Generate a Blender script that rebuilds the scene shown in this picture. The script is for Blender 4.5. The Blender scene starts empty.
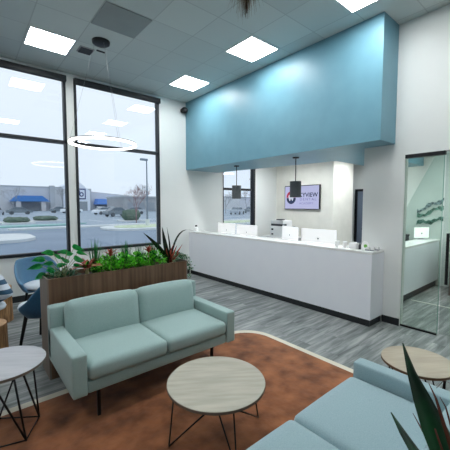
import bpy, bmesh, math, random
from math import sin, cos, pi, radians, sqrt, atan
from mathutils import Vector, Matrix, noise
random.seed(7)
col = bpy.context.scene.collection

# ------------------------------------------------------------------ colour / materials
def lin(c):
    return tuple(((v/255)/12.92 if v/255 <= .04045 else ((v/255+.055)/1.055)**2.4) for v in c) + (1,)

def mat(name, rgb, rough=.5, metal=0., rgb2=None, scale=4., stretch=(1, 1, 1), bump=0., bscale=60., spec=.5, sheen=0., detail=4., lo=.35, hi=.65):
    m = bpy.data.materials.new(name); m.use_nodes = True
    nt = m.node_tree; N = nt.nodes; L = nt.links; b = N['Principled BSDF']
    b.inputs['Roughness'].default_value = rough; b.inputs['Metallic'].default_value = metal
    b.inputs['Specular IOR Level'].default_value = spec
    b.inputs['Sheen Weight'].default_value = sheen
    tc = N.new('ShaderNodeTexCoord'); mp = N.new('ShaderNodeMapping'); mp.inputs['Scale'].default_value = stretch
    L.new(tc.outputs['Object'], mp.inputs['Vector'])
    nz = N.new('ShaderNodeTexNoise'); nz.inputs['Scale'].default_value = scale; nz.inputs['Detail'].default_value = detail
    L.new(mp.outputs['Vector'], nz.inputs['Vector'])
    r = N.new('ShaderNodeValToRGB'); r.color_ramp.elements[0].position = lo; r.color_ramp.elements[1].position = hi
    c1 = lin(rgb); c2 = lin(rgb2) if rgb2 else tuple(min(1, v*1.06) for v in c1[:3]) + (1,)
    r.color_ramp.elements[0].color = c1; r.color_ramp.elements[1].color = c2
    L.new(nz.outputs['Fac'], r.inputs['Fac']); L.new(r.outputs['Color'], b.inputs['Base Color'])
    if bump:
        n2 = N.new('ShaderNodeTexNoise'); n2.inputs['Scale'].default_value = bscale; n2.inputs['Detail'].default_value = 3
        L.new(mp.outputs['Vector'], n2.inputs['Vector'])
        bp = N.new('ShaderNodeBump'); bp.inputs['Strength'].default_value = bump; bp.inputs['Distance'].default_value = .01
        L.new(n2.outputs['Fac'], bp.inputs['Height']); L.new(bp.outputs['Normal'], b.inputs['Normal'])
    return m

def emit(name, rgb, s):
    m = bpy.data.materials.new(name); m.use_nodes = True
    nt = m.node_tree; nt.nodes.clear()
    o = nt.nodes.new('ShaderNodeOutputMaterial'); e = nt.nodes.new('ShaderNodeEmission')
    e.inputs['Color'].default_value = lin(rgb); e.inputs['Strength'].default_value = s
    nt.links.new(e.outputs[0], o.inputs['Surface']); return m

def glass(name, tint, k=.08, kmax=.5):
    m = bpy.data.materials.new(name); m.use_nodes = True
    nt = m.node_tree; nt.nodes.clear(); N = nt.nodes; L = nt.links
    o = N.new('ShaderNodeOutputMaterial'); t = N.new('ShaderNodeBsdfTransparent'); g = N.new('ShaderNodeBsdfGlossy')
    g.inputs['Roughness'].default_value = .0; t.inputs['Color'].default_value = lin(tint)
    lw = N.new('ShaderNodeLayerWeight'); lw.inputs['Blend'].default_value = .25
    mr = N.new('ShaderNodeMapRange'); mr.inputs['To Min'].default_value = k; mr.inputs['To Max'].default_value = kmax
    L.new(lw.outputs['Fresnel'], mr.inputs['Value']); mx = N.new('ShaderNodeMixShader')
    L.new(mr.outputs[0], mx.inputs['Fac']); L.new(t.outputs[0], mx.inputs[1]); L.new(g.outputs[0], mx.inputs[2])
    L.new(mx.outputs[0], o.inputs['Surface']); return m

def floor_mat():
    m = bpy.data.materials.new('grey_vinyl_plank'); m.use_nodes = True
    nt = m.node_tree; N = nt.nodes; L = nt.links; b = N['Principled BSDF']
    tc = N.new('ShaderNodeTexCoord')
    br = N.new('ShaderNodeTexBrick'); br.inputs['Scale'].default_value = 1; br.inputs['Brick Width'].default_value = 1.22
    br.inputs['Row Height'].default_value = .18; br.inputs['Mortar Size'].default_value = .0015; br.offset = .37
    br.inputs['Color1'].default_value = (.25, .25, .25, 1); br.inputs['Color2'].default_value = (.75, .75, .75, 1)
    br.inputs['Mortar'].default_value = (.1, .1, .1, 1)
    L.new(tc.outputs['Object'], br.inputs['Vector'])
    mp = N.new('ShaderNodeMapping'); mp.inputs['Scale'].default_value = (.9, 9, 1)
    L.new(tc.outputs['Object'], mp.inputs['Vector'])
    off = N.new('ShaderNodeVectorMath'); off.operation = 'MULTIPLY_ADD'; off.inputs[1].default_value = (7, 13, 3)
    L.new(br.outputs['Color'], off.inputs[0]); L.new(mp.outputs[0], off.inputs[2])
    nz = N.new('ShaderNodeTexNoise'); nz.inputs['Scale'].default_value = 1.5; nz.inputs['Detail'].default_value = 7; nz.inputs['Roughness'].default_value = .62
    nz.inputs['Distortion'].default_value = .5
    L.new(off.outputs[0], nz.inputs['Vector'])
    mx = N.new('ShaderNodeMath'); mx.operation = 'MULTIPLY_ADD'; mx.inputs[1].default_value = .13
    L.new(br.outputs['Color'], mx.inputs[0]); 
    sb = N.new('ShaderNodeMath'); sb.operation = 'SUBTRACT'; sb.inputs[1].default_value = .065
    L.new(nz.outputs['Fac'], sb.inputs[0]); L.new(sb.outputs[0], mx.inputs[2])
    r = N.new('ShaderNodeValToRGB'); e = r.color_ramp.elements
    e[0].position = .30; e[0].color = lin((78, 84, 83)); e[1].position = .70; e[1].color = lin((172, 174, 172))
    q = e.new(.46); q.color = lin((113, 119, 118)); q = e.new(.56); q.color = lin((142, 145, 145))
    L.new(mx.outputs[0], r.inputs['Fac']); L.new(r.outputs[0], b.inputs['Base Color'])
    b.inputs['Roughness'].default_value = .42; b.inputs['Specular IOR Level'].default_value = .4
    bp = N.new('ShaderNodeBump'); bp.inputs['Strength'].default_value = .12; bp.inputs['Distance'].default_value = .003
    L.new(nz.outputs['Fac'], bp.inputs['Height']); L.new(bp.outputs[0], b.inputs['Normal'])
    return m

def ceiling_mat():
    m = bpy.data.materials.new('ceiling_tile'); m.use_nodes = True
    nt = m.node_tree; N = nt.nodes; L = nt.links; b = N['Principled BSDF']
    tc = N.new('ShaderNodeTexCoord'); mp = N.new('ShaderNodeMapping')
    mp.inputs['Location'].default_value = (-GX0, -GY0, 0)
    L.new(tc.outputs['Object'], mp.inputs['Vector'])
    br = N.new('ShaderNodeTexBrick'); br.inputs['Scale'].default_value = 1; br.inputs['Brick Width'].default_value = GX
    br.inputs['Row Height'].default_value = GY; br.inputs['Mortar Size'].default_value = .007; br.offset = 0
    br.inputs['Color1'].default_value = lin((196, 206, 206)); br.inputs['Color2'].default_value = lin((208, 217, 216))
    br.inputs['Mortar'].default_value = lin((182, 191, 192))
    L.new(mp.outputs[0], br.inputs['Vector']); L.new(br.outputs['Color'], b.inputs['Base Color'])
    b.inputs['Roughness'].default_value = .9
    nz = N.new('ShaderNodeTexNoise'); nz.inputs['Scale'].default_value = 90
    L.new(tc.outputs['Object'], nz.inputs['Vector'])
    bp = N.new('ShaderNodeBump'); bp.inputs['Strength'].default_value = .2; bp.inputs['Distance'].default_value = .004
    L.new(nz.outputs['Fac'], bp.inputs['Height']); L.new(bp.outputs[0], b.inputs['Normal'])
    return m

# ------------------------------------------------------------------ mesh helpers
def box(bm, x0, x1, y0, y1, z0, z1, bev=0., seg=2):
    r = bmesh.ops.create_cube(bm, size=1.0)
    vs = r['verts']
    bmesh.ops.scale(bm, vec=(x1-x0, y1-y0, z1-z0), verts=vs)
    bmesh.ops.translate(bm, vec=((x0+x1)/2, (y0+y1)/2, (z0+z1)/2), verts=vs)
    if bev:
        es = list({e for v in vs for e in v.link_edges})
        bmesh.ops.bevel(bm, geom=es, offset=bev, segments=seg, profile=.5, affect='EDGES')

def tube(bm, p, q, r0, r1=None, n=10, cap=True):
    if r1 is None: r1 = r0
    p = Vector(p); q = Vector(q); d = q-p
    M = Matrix.Translation((p+q)/2) @ d.to_track_quat('Z', 'Y').to_matrix().to_4x4()
    bmesh.ops.create_cone(bm, cap_ends=cap, segments=n, radius1=r0, radius2=r1, depth=d.length, matrix=M)

def path(bm, pts, r, n=8):
    for a, b in zip(pts[:-1], pts[1:]): tube(bm, a, b, r, n=n)
    for a in pts[1:-1]:
        bmesh.ops.create_uvsphere(bm, u_segments=n, v_segments=6, radius=r, matrix=Matrix.Translation(a))

def lathe(bm, prof, c=(0, 0, 0), n=32):
    rings = []
    for r, z in prof:
        rings.append([bm.verts.new((c[0]+max(r, 1e-4)*cos(2*pi*i/n), c[1]+max(r, 1e-4)*sin(2*pi*i/n), c[2]+z)) for i in range(n)])
    for a, b in zip(rings[:-1], rings[1:]):
        for i in range(n): bm.faces.new((a[i], a[(i+1) % n], b[(i+1) % n], b[i]))
    bm.faces.new(rings[0][::-1]); bm.faces.new(rings[-1])

def prism(bm, pts, z0, z1, axis='z'):
    def P(a, b, c):
        return (a, b, c) if axis == 'z' else ((c, a, b) if axis == 'x' else (a, c, b))
    lo = [bm.verts.new(P(a, b, z0)) for a, b in pts]; hi = [bm.verts.new(P(a, b, z1)) for a, b in pts]
    n = len(pts)
    bm.faces.new(lo[::-1]); bm.faces.new(hi)
    for i in range(n): bm.faces.new((lo[i], lo[(i+1) % n], hi[(i+1) % n], hi[i]))

def rrect(x0, x1, y0, y1, r, n=10):
    out = []
    for cx, cy, a0 in ((x1-r, y1-r, 0), (x0+r, y1-r, 90), (x0+r, y0+r, 180), (x1-r, y0+r, 270)):
        for i in range(n+1):
            a = radians(a0+90*i/n); out.append((cx+r*cos(a), cy+r*sin(a)))
    return out

def cushion(bm, c, s, r=.04, puff=(.0, .0, .02), n=18):
    """soft upholstered box: rounded edges, faces bulging by puff"""
    b2 = bmesh.new(); bmesh.ops.create_cube(b2, size=2.0)
    bmesh.ops.subdivide_edges(b2, edges=b2.edges[:], cuts=n, use_grid_fill=True)
    h = [v/2 for v in s]
    def warp(t, hh):                      # concentrate vertices near the edges
        return math.copysign(1-(1-abs(t))**1.5, t)*hh
    for v in b2.verts:
        u = v.co.copy()
        p = Vector([warp(u[i], h[i]) for i in range(3)])
        q = Vector([max(-h[i]+r, min(h[i]-r, p[i])) for i in range(3)])
        d = p-q
        if d.length > 1e-6: p = q+d.normalized()*min(r, max(abs(k) for k in d) if d.length else 0)
        w = [1-min(1, abs(p[i])/h[i])**2.2 for i in range(3)]
        p.z += puff[2]*w[0]*w[1]*(p.z/h[2]); p.y += puff[1]*w[0]*w[2]*(p.y/h[1]); p.x += puff[0]*w[1]*w[2]*(p.x/h[0])
        v.co = p+Vector(c)
    me = bpy.data.meshes.new('t'); b2.to_mesh(me); b2.free(); bm.from_mesh(me); bpy.data.meshes.remove(me)

def ribbon(bm, pts, ws, fold=.25, side=None, thick=0):
    """leaf blade along pts with half widths ws, folded at the midrib"""
    pts = [Vector(p) for p in pts]; rows = []
    for i, p in enumerate(pts):
        t = (pts[min(i+1, len(pts)-1)]-pts[max(i-1, 0)]).normalized()
        s = t.cross(Vector((0, 0, 1))) if side is None else Vector(side)-t*t.dot(Vector(side))
        if s.length < 1e-3: s = Vector((1, 0, 0))
        s.normalize(); nrm = s.cross(t).normalized()
        w = ws[i]
        rows.append([bm.verts.new(p-s*w+nrm*w*fold), bm.verts.new(p), bm.verts.new(p+s*w+nrm*w*fold)])
    for a, b in zip(rows[:-1], rows[1:]):
        bm.faces.new((a[0], a[1], b[1], b[0])); bm.faces.new((a[1], a[2], b[2], b[1]))

def link(name, me, m=None, parent=None, smooth=None):
    o = bpy.data.objects.new(name, me); col.objects.link(o)
    if m: me.materials.append(m)
    if parent is not None: o.parent = parent
    return o

def obj(name, bm, m, parent=None, smooth=False, loc=None):
    me = bpy.data.meshes.new(name)
    bmesh.ops.recalc_face_normals(bm, faces=bm.faces[:])
    bm.to_mesh(me); bm.free()
    for p in me.polygons: p.use_smooth = bool(smooth)
    if smooth == 'auto':
        for p in me.polygons: p.use_smooth = True
        me.set_sharp_from_angle(angle=radians(38))
    o = link(name, me, m, parent)
    if loc: o.location = loc
    return o

def thing(name, label, cat, loc=(0, 0, 0), rz=0, group=None):
    o = bpy.data.objects.new(name, None); col.objects.link(o); o.empty_display_size = .1
    o.location = loc; o.rotation_euler = (0, 0, rz); o['label'] = label; o['category'] = cat
    if group: o['group'] = group
    return o

def tag(o, label, cat, group=None, kind=None):
    o['label'] = label; o['category'] = cat
    if group: o['group'] = group
    if kind: o['kind'] = kind
    return o

def struct(o, label=None, cat=None):
    o['kind'] = 'structure'
    if label: o['label'] = label
    if cat: o['category'] = cat
    return o

def dup(root, loc, rz=0., label=None, group=None, scale=None):
    r = root.copy(); col.objects.link(r); r.location = loc; r.rotation_euler = (0, 0, rz)
    if label: r['label'] = label
    if group: r['group'] = group
    if scale: r.scale = scale
    for ch in list(root.children):
        c = ch.copy(); col.objects.link(c); c.parent = r
        for g in list(ch.children):
            d = g.copy(); col.objects.link(d); d.parent = c
    return r

# ------------------------------------------------------------------ main dimensions (metres)
CZ = 4.19            # lobby ceiling
WY = 6.5             # window wall plane
CX = 4.30            # reception counter front
WX = 4.69            # right wall plane
BX = 4.225           # face of the blue bulkhead
BZ = 2.574            # underside of blue bulkhead
RZ = 2.95            # reception ceiling
GX, GY, GX0, GY0 = .63, .605, 3.31-.63*8, 5.13-.605*14

M = {}
M['wall'] = mat('soft_white_wall', (226, 228, 226), .75, rgb2=(229, 231, 229), scale=1.5)
M['wallw'] = mat('cream_wall', (230, 228, 220), .75)
M['blue'] = mat('blue_satin_paint', (108, 155, 172), .38, rgb2=(112, 159, 176), spec=.4)
M['floor'] = floor_mat()
M['ceil'] = ceiling_mat()
M['ceil2'] = mat('plain_ceiling', (205, 207, 205), .9)
M['black'] = mat('black_metal', (18, 20, 23), .45, metal=.3)
M['frame'] = mat('black_window_frame', (22, 27, 34), .5)
M['cass'] = mat('shade_cassette_black', (20, 23, 28), .6)
M['base'] = mat('black_baseboard', (30, 33, 37), .5)
M['counter'] = mat('white_laminate', (238, 240, 247), .38, rgb2=(240, 242, 248))
M['ctop'] = mat('white_quartz_top', (236, 236, 235), .25)
M['mint'] = mat('mint_woven_fabric', (152, 176, 174), .92, rgb2=(162, 186, 183), scale=180, bump=.25, bscale=400, sheen=.25, spec=.2)
M['mint2'] = mat('pale_aqua_woven_fabric', (147, 172, 179), .92, rgb2=(158, 182, 188), scale=180, bump=.25, bscale=400, sheen=.25, spec=.2)
M['ttop'] = mat('greige_wood_laminate', (164, 158, 142), .42, rgb2=(182, 176, 160), scale=3.2, stretch=(1, 7, 1), detail=6)
M['tedge'] = mat('taupe_table_edge', (108, 98, 88), .6)
M['t2top'] = mat('pale_grey_wood_laminate', (164, 165, 170), .35, rgb2=(178, 178, 182), scale=3.2, stretch=(1, 7, 1), detail=6)
M['t3top'] = mat('tan_wood_laminate', (158, 144, 124), .42, rgb2=(172, 158, 138), scale=3.2, stretch=(1, 7, 1), detail=6)
M['planter'] = mat('walnut_slat_laminate', (88, 64, 46), .5, rgb2=(120, 90, 68), scale=9, stretch=(3, 3, .12), detail=5)
M['planterside'] = mat('grey_brown_panel_edge', (112, 100, 92), .55, rgb2=(128, 116, 107), scale=9, stretch=(3, 3, .12))
M['soil'] = mat('dark_soil', (36, 28, 22), .95, rgb2=(56, 44, 34), scale=40)
M['green'] = mat('bright_green_leaf', (14, 110, 26), .5, rgb2=(124, 232, 62), scale=16, lo=.38, hi=.56)
M['grass'] = mat('dark_grass_blade', (12, 84, 40), .5, rgb2=(48, 140, 66), scale=10)
M['spade'] = mat('fresh_green_leaf', (18, 160, 76), .42, rgb2=(96, 220, 128), scale=11, lo=.4, hi=.6, spec=.3)
M['stem'] = mat('pale_stem', (150, 150, 110), .6)
M['red'] = mat('burgundy_leaf', (110, 24, 30), .45, rgb2=(200, 92, 66), scale=14)
M['dark'] = mat('dark_dracaena_leaf', (18, 15, 18), .5, rgb2=(30, 46, 30), scale=8)
M['ivy'] = mat('ivy_leaf', (28, 82, 50), .5, rgb2=(58, 128, 84), scale=20)
M['snake'] = mat('dark_green_snake_leaf', (6, 34, 20), .5, rgb2=(14, 62, 32), spec=.2, scale=14, stretch=(1, 1, .6))
M['redgreen'] = mat('reddish_blade', (60, 14, 10), .6, rgb2=(84, 50, 34), scale=16, spec=.15)
M['chair'] = mat('slate_blue_upholstery', (72, 116, 148), .6, rgb2=(80, 124, 156), scale=60, sheen=.2)
M['chair2'] = mat('teal_blue_upholstery', (16, 76, 112), .55, rgb2=(22, 86, 122), scale=60, sheen=.2)
M['seatw'] = mat('white_seat_fabric', (205, 212, 220), .8)
M['stump'] = mat('light_wood_bark', (110, 78, 48), .8, rgb2=(168, 128, 86), scale=14, stretch=(3, 3, .4), bump=.6, bscale=20)
M['stumptop'] = mat('sawn_wood_top', (186, 152, 112), .6, rgb2=(160, 122, 84), scale=12)
M['shade'] = mat('grey_felt_shade', (104, 108, 112), .8, rgb2=(116, 120, 124), scale=80)
M['dkshade'] = mat('charcoal_felt_shade', (74, 81, 86), .8, rgb2=(84, 91, 96), scale=80)
M['steel'] = mat('brushed_steel', (130, 132, 134), .35, metal=.8)
M['wglass'] = glass('window_glass', (243, 248, 252), .035, .4)
M['dglass'] = glass('green_tint_glass', (240, 247, 243), .02, .22)
M['gedge'] = mat('glass_edge_green', (120, 160, 145), .2)
M['lamp'] = emit('led_panel_white', (250, 254, 255), 28.)
M['ring'] = emit('led_ring_white', (255, 252, 244), 5.)
M['white'] = mat('white_plastic', (249, 249, 248), .4)
M['monback'] = mat('backlit_white_shell', (250, 250, 249), .35); _b = M['monback'].node_tree.nodes['Principled BSDF']; _b.inputs['Emission Color'].default_value = (1, 1, 1, 1); _b.inputs['Emission Strength'].default_value = .45  # emission added so the monitor backs look bright
M['greyp'] = mat('grey_plastic', (150, 154, 158), .5)
M['dgreyp'] = mat('dark_grey_plastic', (58, 61, 66), .5)
M['tile_grey'] = mat('grey_panel', (146, 154, 155), .8)
M['door'] = mat('slate_grey_door', (104, 116, 134), .55)
M['brownlam'] = mat('brown_laminate', (92, 84, 78), .6, rgb2=(106, 97, 90), scale=10)

# ------------------------------------------------------------------ camera
cam = bpy.data.cameras.new('camera'); co = bpy.data.objects.new('camera', cam); col.objects.link(co)
cam.sensor_width = 36; cam.lens = 36*310.6/450; cam.clip_start = .05; cam.clip_end = 1000
co.location = (0, 0, 1.72); co.rotation_euler = (pi/2-atan(20/310.6), 0, -radians(40.1))
bpy.context.scene.camera = co

# ------------------------------------------------------------------ world
w = bpy.data.worlds.new('overcast'); bpy.context.scene.world = w; w.use_nodes = True
nt = w.node_tree; bg = nt.nodes['Background']
tc = nt.nodes.new('ShaderNodeTexCoord'); sx = nt.nodes.new('ShaderNodeSeparateXYZ'); rp = nt.nodes.new('ShaderNodeValToRGB')
nt.links.new(tc.outputs['Generated'], sx.inputs[0]); nt.links.new(sx.outputs['Z'], rp.inputs['Fac']); nt.links.new(rp.outputs[0], bg.inputs['Color'])
rp.color_ramp.elements[0].position = 0; rp.color_ramp.elements[0].color = lin((228, 234, 242))
rp.color_ramp.elements[1].position = .35; rp.color_ramp.elements[1].color = lin((240, 243, 248))
bg.inputs['Strength'].default_value = 1.28

# ------------------------------------------------------------------ room shell
X0, Y0, XE = -3.4, -3.2, 9.3
bm = bmesh.new(); box(bm, X0, XE, Y0, WY+.2, -.1, 0); struct(obj('floor', bm, M['floor']), 'grey streaked vinyl plank floor of the lobby', 'floor')
bm = bmesh.new(); box(bm, X0, WX, Y0, WY, CZ, CZ+.1); struct(obj('ceiling', bm, M['ceil']), 'high grey tiled ceiling of the lobby', 'ceiling')
bm = bmesh.new(); box(bm, WX+.12, XE, Y0, WY, RZ, RZ+.1); struct(obj('ceiling_reception', bm, M['ceil2']), 'lower white ceiling behind the counter', 'ceiling')

WINS = [(-2.3, -.42), (-.27, 1.56), (1.70, 3.50), (5.40, 6.63)]  # first window is unseen, added to let in daylight
SZ, HZ = .80, 4.12
bm = bmesh.new()
box(bm, X0, 5.40, WY, WY+.2, -.15, SZ); box(bm, 5.40, XE, WY, WY+.2, -.15, .3); box(bm, 6.63, XE, WY, WY+.2, .3, SZ); box(bm, X0, XE, WY, WY+.2, HZ, CZ+.4)
xs = [X0]+[v for wn in WINS for v in wn]+[XE]
for i in range(0, len(xs), 2): box(bm, xs[i], xs[i+1], WY, WY+.2, SZ, HZ)
struct(obj('wall_back', bm, M['wall']), 'white wall holding the tall black framed windows', 'wall')

for k, (a, b) in enumerate(WINS):
    bm = bmesh.new(); f = .045; y0, y1 = WY-.02, WY+.09; SZk = SZ if k < 3 else .30; tz = 2.87 if k < 3 else 2.13
    box(bm, a, a+(f if k < 3 else .012), y0, y1, SZk, HZ); box(bm, b-f-(.05 if k == 3 else 0), b, y0, y1, SZk, HZ)
    box(bm, a, b, y0, y1, SZk, SZk+.055); box(bm, a, b, y0, y1, HZ-.05, HZ)
    box(bm, a, b, y0, y1, tz, tz+.06)
    wf = struct(obj('window_%d' % (k+1), bm, M['frame']), None)
    wf['label'] = ['tall black framed window outside the view on the far left', 'tall black framed window at the left edge, looking onto the awning shop',
                   'tall black framed window between the white pier and the blank wall', 'narrower black framed window behind the reception counter'][k]
    wf['category'] = 'window'
    bm = bmesh.new(); box(bm, a+f, b-f, WY+.03, WY+.034, SZk+.05, HZ-.05); obj('window_pane', bm, M['wglass'], wf)
    if k < 3:
        bm = bmesh.new(); box(bm, a, b, WY-.10, WY-.022, 4.0, 4.11, .008)
        obj('shade_cassette', bm, M['cass'], wf, 'auto')
    # white reveal sill
bm = bmesh.new(); box(bm, X0, CX, WY-.015, WY-.001, 0, .11); struct(obj('baseboard_back', bm, M['base']), 'black baseboard under the windows', 'baseboard')

# right wall: pier, header, jamb and remaining wall
bm = bmesh.new(); T = .12
box(bm, WX, WX+T, 1.715, 2.29, 0, CZ)                     # pier
box(bm, WX, WX+T, .28, 1.715, 2.41, CZ)                   # above glass
box(bm, WX, WX+T, Y0, .28, 0, CZ)
struct(obj('wall_right', bm, M['wall']), 'white wall and pier to the right of the counter', 'wall')
bm = bmesh.new(); box(bm, WX-.015, WX-.001, 1.715, 1.95, 0, .10); box(bm, WX-.015, WX-.001, Y0, .28, 0, .10)
struct(obj('baseboard_right', bm, M['base']), 'black baseboard along the right wall pier', 'baseboard')
bm = bmesh.new(); box(bm, X0-.1, X0, Y0, WY, 0, CZ); struct(obj('wall_left', bm, M['wall']), 'white wall at the far left end', 'wall')
bm = bmesh.new(); box(bm, X0, XE, Y0-.1, Y0, 0, CZ); struct(obj('wall_front', bm, M['wall']), 'white wall facing the windows', 'wall')
# reception walls
bm = bmesh.new(); box(bm, 7.6, 8.66, 4.53, WY, 0, RZ); struct(obj('wall_reception', bm, M['wallw']), 'cream wall that carries the television', 'wall')
bm = bmesh.new(); box(bm, XE, XE+.1, Y0, WY, 0, RZ+.1); struct(obj('wall_far_right', bm, M['wall']), 'white wall at the end of the hall', 'wall')
# dark door at end of the reception passage
dr = bmesh.new(); box(dr, XE-.06, XE-.005, 3.76, 4.68, 0, 2.13, .006)
d = struct(obj('door_1', dr, M['door'], smooth='auto'), 'slate grey door at the end of the passage behind the counter', 'door')
bm = bmesh.new(); box(bm, XE-.09, XE-.001, 4.68, 4.75, 0, 2.2); box(bm, XE-.09, XE-.001, 3.69, 3.76, 0, 2.2); box(bm, XE-.09, XE-.001, 3.69, 4.75, 2.13, 2.2)
obj('door_frame', bm, M['black'], d)
bm = bmesh.new(); tube(bm, (XE-.12, 4.5, 1.0), (XE-.05, 4.5, 1.0), .012); tube(bm, (XE-.12, 4.51, 1.0), (XE-.12, 4.38, 1.0), .01); obj('door_handle', bm, M['black'], d, 'auto')

# blue bulkhead
bm = bmesh.new(); prism(bm, [(BX, 1.85), (WX, 1.85), (WX, 2.29), (5.6, 2.29), (5.6, 3.3), (5.2, 6.2), (5.2, WY), (BX, WY)], BZ, CZ)
struct(obj('trim_bulkhead', bm, M['blue']), 'blue painted bulkhead hanging over the reception counter', 'bulkhead')
bm = bmesh.new(); box(bm, 5.602, 7.74, 2.45, 3.28, BZ, RZ); struct(obj('trim_bulkhead_hall', bm, M['blue']), 'blue bulkhead over the inner desk seen through the glass', 'bulkhead')

# hall partition with wave art; slanted edge shapes a reflection in the glass
bm = bmesh.new()
prism(bm, [(-.2, 0), (2.95, 0), (2.84, 1.49), (2.64, 1.94), (2.26, 2.72), (2.16, RZ), (-.2, RZ)], 7.75, 7.85, 'x')
struct(obj('wall_partition', bm, mat('pale_green_grey_wall', (184, 196, 190), .7)), 'pale partition with a slanted edge in the hall', 'wall')
bm = bmesh.new(); box(bm, 6.13, 6.18, -.2, 2.06, 0, .004); struct(obj('trim_threshold', bm, mat('pale_threshold', (205, 202, 192), .5)), 'pale floor transition strip in the hall', 'threshold')

# wave art: three wavy metal strips
wv = thing('wave_wall_art', 'green wavy three-strip wall art on the pale partition behind the glass', 'wall art', (7.74, 2.30, 1.3))
for k, (z0, rise, m_) in enumerate(((.02, .10, (46, 92, 78)), (.16, .22, (58, 104, 88)), (.28, .26, (92, 116, 118)))):
    bm = bmesh.new(); n = 40; top = []; bot = []
    for i in range(n+1):
        t = i/n; y = .24-t*.50
        z = z0+rise*t+.025*sin(t*9+k*1.7)+.010*sin(t*31+k)
        th = .036+.012*sin(t*14+k)
        top.append((y, z+th)); bot.append((y, z-th))
    prism(bm, bot+top[::-1], -.012, .0, 'x')
    obj('wave_strip', bm, mat('wave_green_%d' % k, tuple(int(c*.6) for c in m_), .5, rgb2=tuple(min(255, c+50) for c in m_), scale=26), wv)

# ------------------------------------------------------------------ ceiling lights and ceiling items
def light_panel(z, label, loc, group):
    t = thing('ceiling_light', label, 'light', loc, 0, group)
    bm = bmesh.new(); s = .285
    for a in ((-s-.012, s+.012, -s-.012, -s), (-s-.012, s+.012, s, s+.012), (-s-.012, -s, -s, s), (s, s+.012, -s, s)):
        box(bm, a[0], a[1], a[2], a[3], -.012, 0)
    obj('frame', bm, M['white'], t)
    bm = bmesh.new(); box(bm, -s, s, -s, s, -.008, -.002); obj('diffuser', bm, M['lamp'], t)
    return t
gl = 'square ceiling light panels'
xa, xb, xc = 1.105, 3.625, -1.415
ya, yb, yc, yd = 5.43, 3.64, 1.83, -.0
p0 = light_panel(CZ, 'square light panel in the ceiling nearest the left window', (xa, ya, CZ), gl)
dup(p0, (xb, ya, CZ), 0, 'square light panel nearest the corner where bulkhead meets the window wall')
dup(p0, (xb, yb, CZ), 0, 'square light panel at the middle of the blue bulkhead')
dup(p0, (xb, yc, CZ), 0, 'square light panel cut by the top edge near the bulkhead end')
for i, (x, y) in enumerate(((xa, yc), (xb, yd), (xc, ya), (xc, yc))):  # unseen panels continuing the grid, added to light the lobby
    dup(p0, (x, y, CZ), 0, ['square light panel overhead in the %s of the lobby' % q_ for q_ in ('centre', 'near right', 'far left', 'left centre')][i])
for i, (x, y) in enumerate(((6.4, 5.4), (6.4, 3.9), (8.0, 3.8), (6.2, 1.2), (8.6, 1.0), (6.2, -1.2), (6.2, 2.0))):  # unseen panels added to brighten the reception and hall
    dup(p0, (x, y, RZ), 0, ['square light panel in the low ceiling %s' % s for s in
        ('by the printer wall', 'in front of the television wall', 'in the passage to the grey door', 'of the glass-fronted hall', 'beyond the hall partition', 'of the rear hall', 'above the inner desk')][i], 'low ceiling light panels')
bm = bmesh.new(); box(bm, 1.43, 2.04, 3.93, 4.52, CZ-.012, CZ-.001, .003)
tag(obj('ceiling_panel', bm, M['tile_grey'], smooth='auto'), 'flat darker grey square panel in the ceiling above the ring light', 'panel')
v = thing('ceiling_vent', 'small dark slatted vent in the ceiling beside the ring light canopy', 'vent', (1.60, 5.36, CZ))
bm = bmesh.new(); box(bm, -.11, .11, -.11, .11, -.010, 0, .003); obj('frame', bm, M['greyp'], v)
bm = bmesh.new()
for i in range(6): box(bm, -.09, .09, -.085+i*.032, -.068+i*.032, -.026, -.010)
obj('slat', bm, M['dgreyp'], v)
bm = bmesh.new(); box(bm, .13, .26, -.14, -.115, -.02, 0, .004)
tag(obj('sprinkler_bar', bm, M['dgreyp'], loc=(1.60, 5.36, CZ)), 'thin dark bar on the ceiling next to the small vent', 'ceiling fitting')

# black security camera / speaker
c = thing('security_camera', 'small black round camera on the wall beside the top of the bulkhead', 'camera', (4.13, WY, 3.98))
bm = bmesh.new(); tube(bm, (0, 0, 0), (0, -.05, 0), .055, .055, 20); obj('mount', bm, M['black'], c, 'auto')
bm = bmesh.new(); bmesh.ops.create_uvsphere(bm, u_segments=20, v_segments=12, radius=.075, matrix=Matrix.Translation((0, -.10, -.01)))
obj('housing', bm, M['black'], c, True)
bm = bmesh.new(); tube(bm, (0, -.165, -.03), (-.01, -.18, -.035), .03, .028, 16); obj('lens', bm, M['dgreyp'], c, 'auto')

# ring pendant
rp_ = thing('ring_pendant_light', 'large glowing ring pendant light hung on thin wires before the windows', 'light', (1.70, 4.93, CZ))
bm = bmesh.new(); lathe(bm, [(.0, -.05), (.10, -.05), (.125, -.035), (.13, 0)]); obj('canopy', bm, M['black'], rp_, 'auto')
R = .485; zr = -1.53
def torus_band(bm, r0, r1, z0, z1, n=96):
    for i in range(n):
        a, b = 2*pi*i/n, 2*pi*(i+1)/n
        vs = [[bm.verts.new((r*cos(t), r*sin(t), z)) for r, z in ((r0, z0), (r1, z0), (r1, z1), (r0, z1))] for t in (a, b)]
        for j in range(4): bm.faces.new((vs[0][j], vs[0][(j+1) % 4], vs[1][(j+1) % 4], vs[1][j]))
bm = bmesh.new(); torus_band(bm, R-.012, R+.004, zr+.012, zr+.024); bmesh.ops.remove_doubles(bm, verts=bm.verts[:], dist=1e-5); obj('ring_frame', bm, M['steel'], rp_)
bm = bmesh.new(); torus_band(bm, R-.034, R+.002, zr-.014, zr+.0115); bmesh.ops.remove_doubles(bm, verts=bm.verts[:], dist=1e-5); obj('led_ring', bm, M['ring'], rp_)
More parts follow.
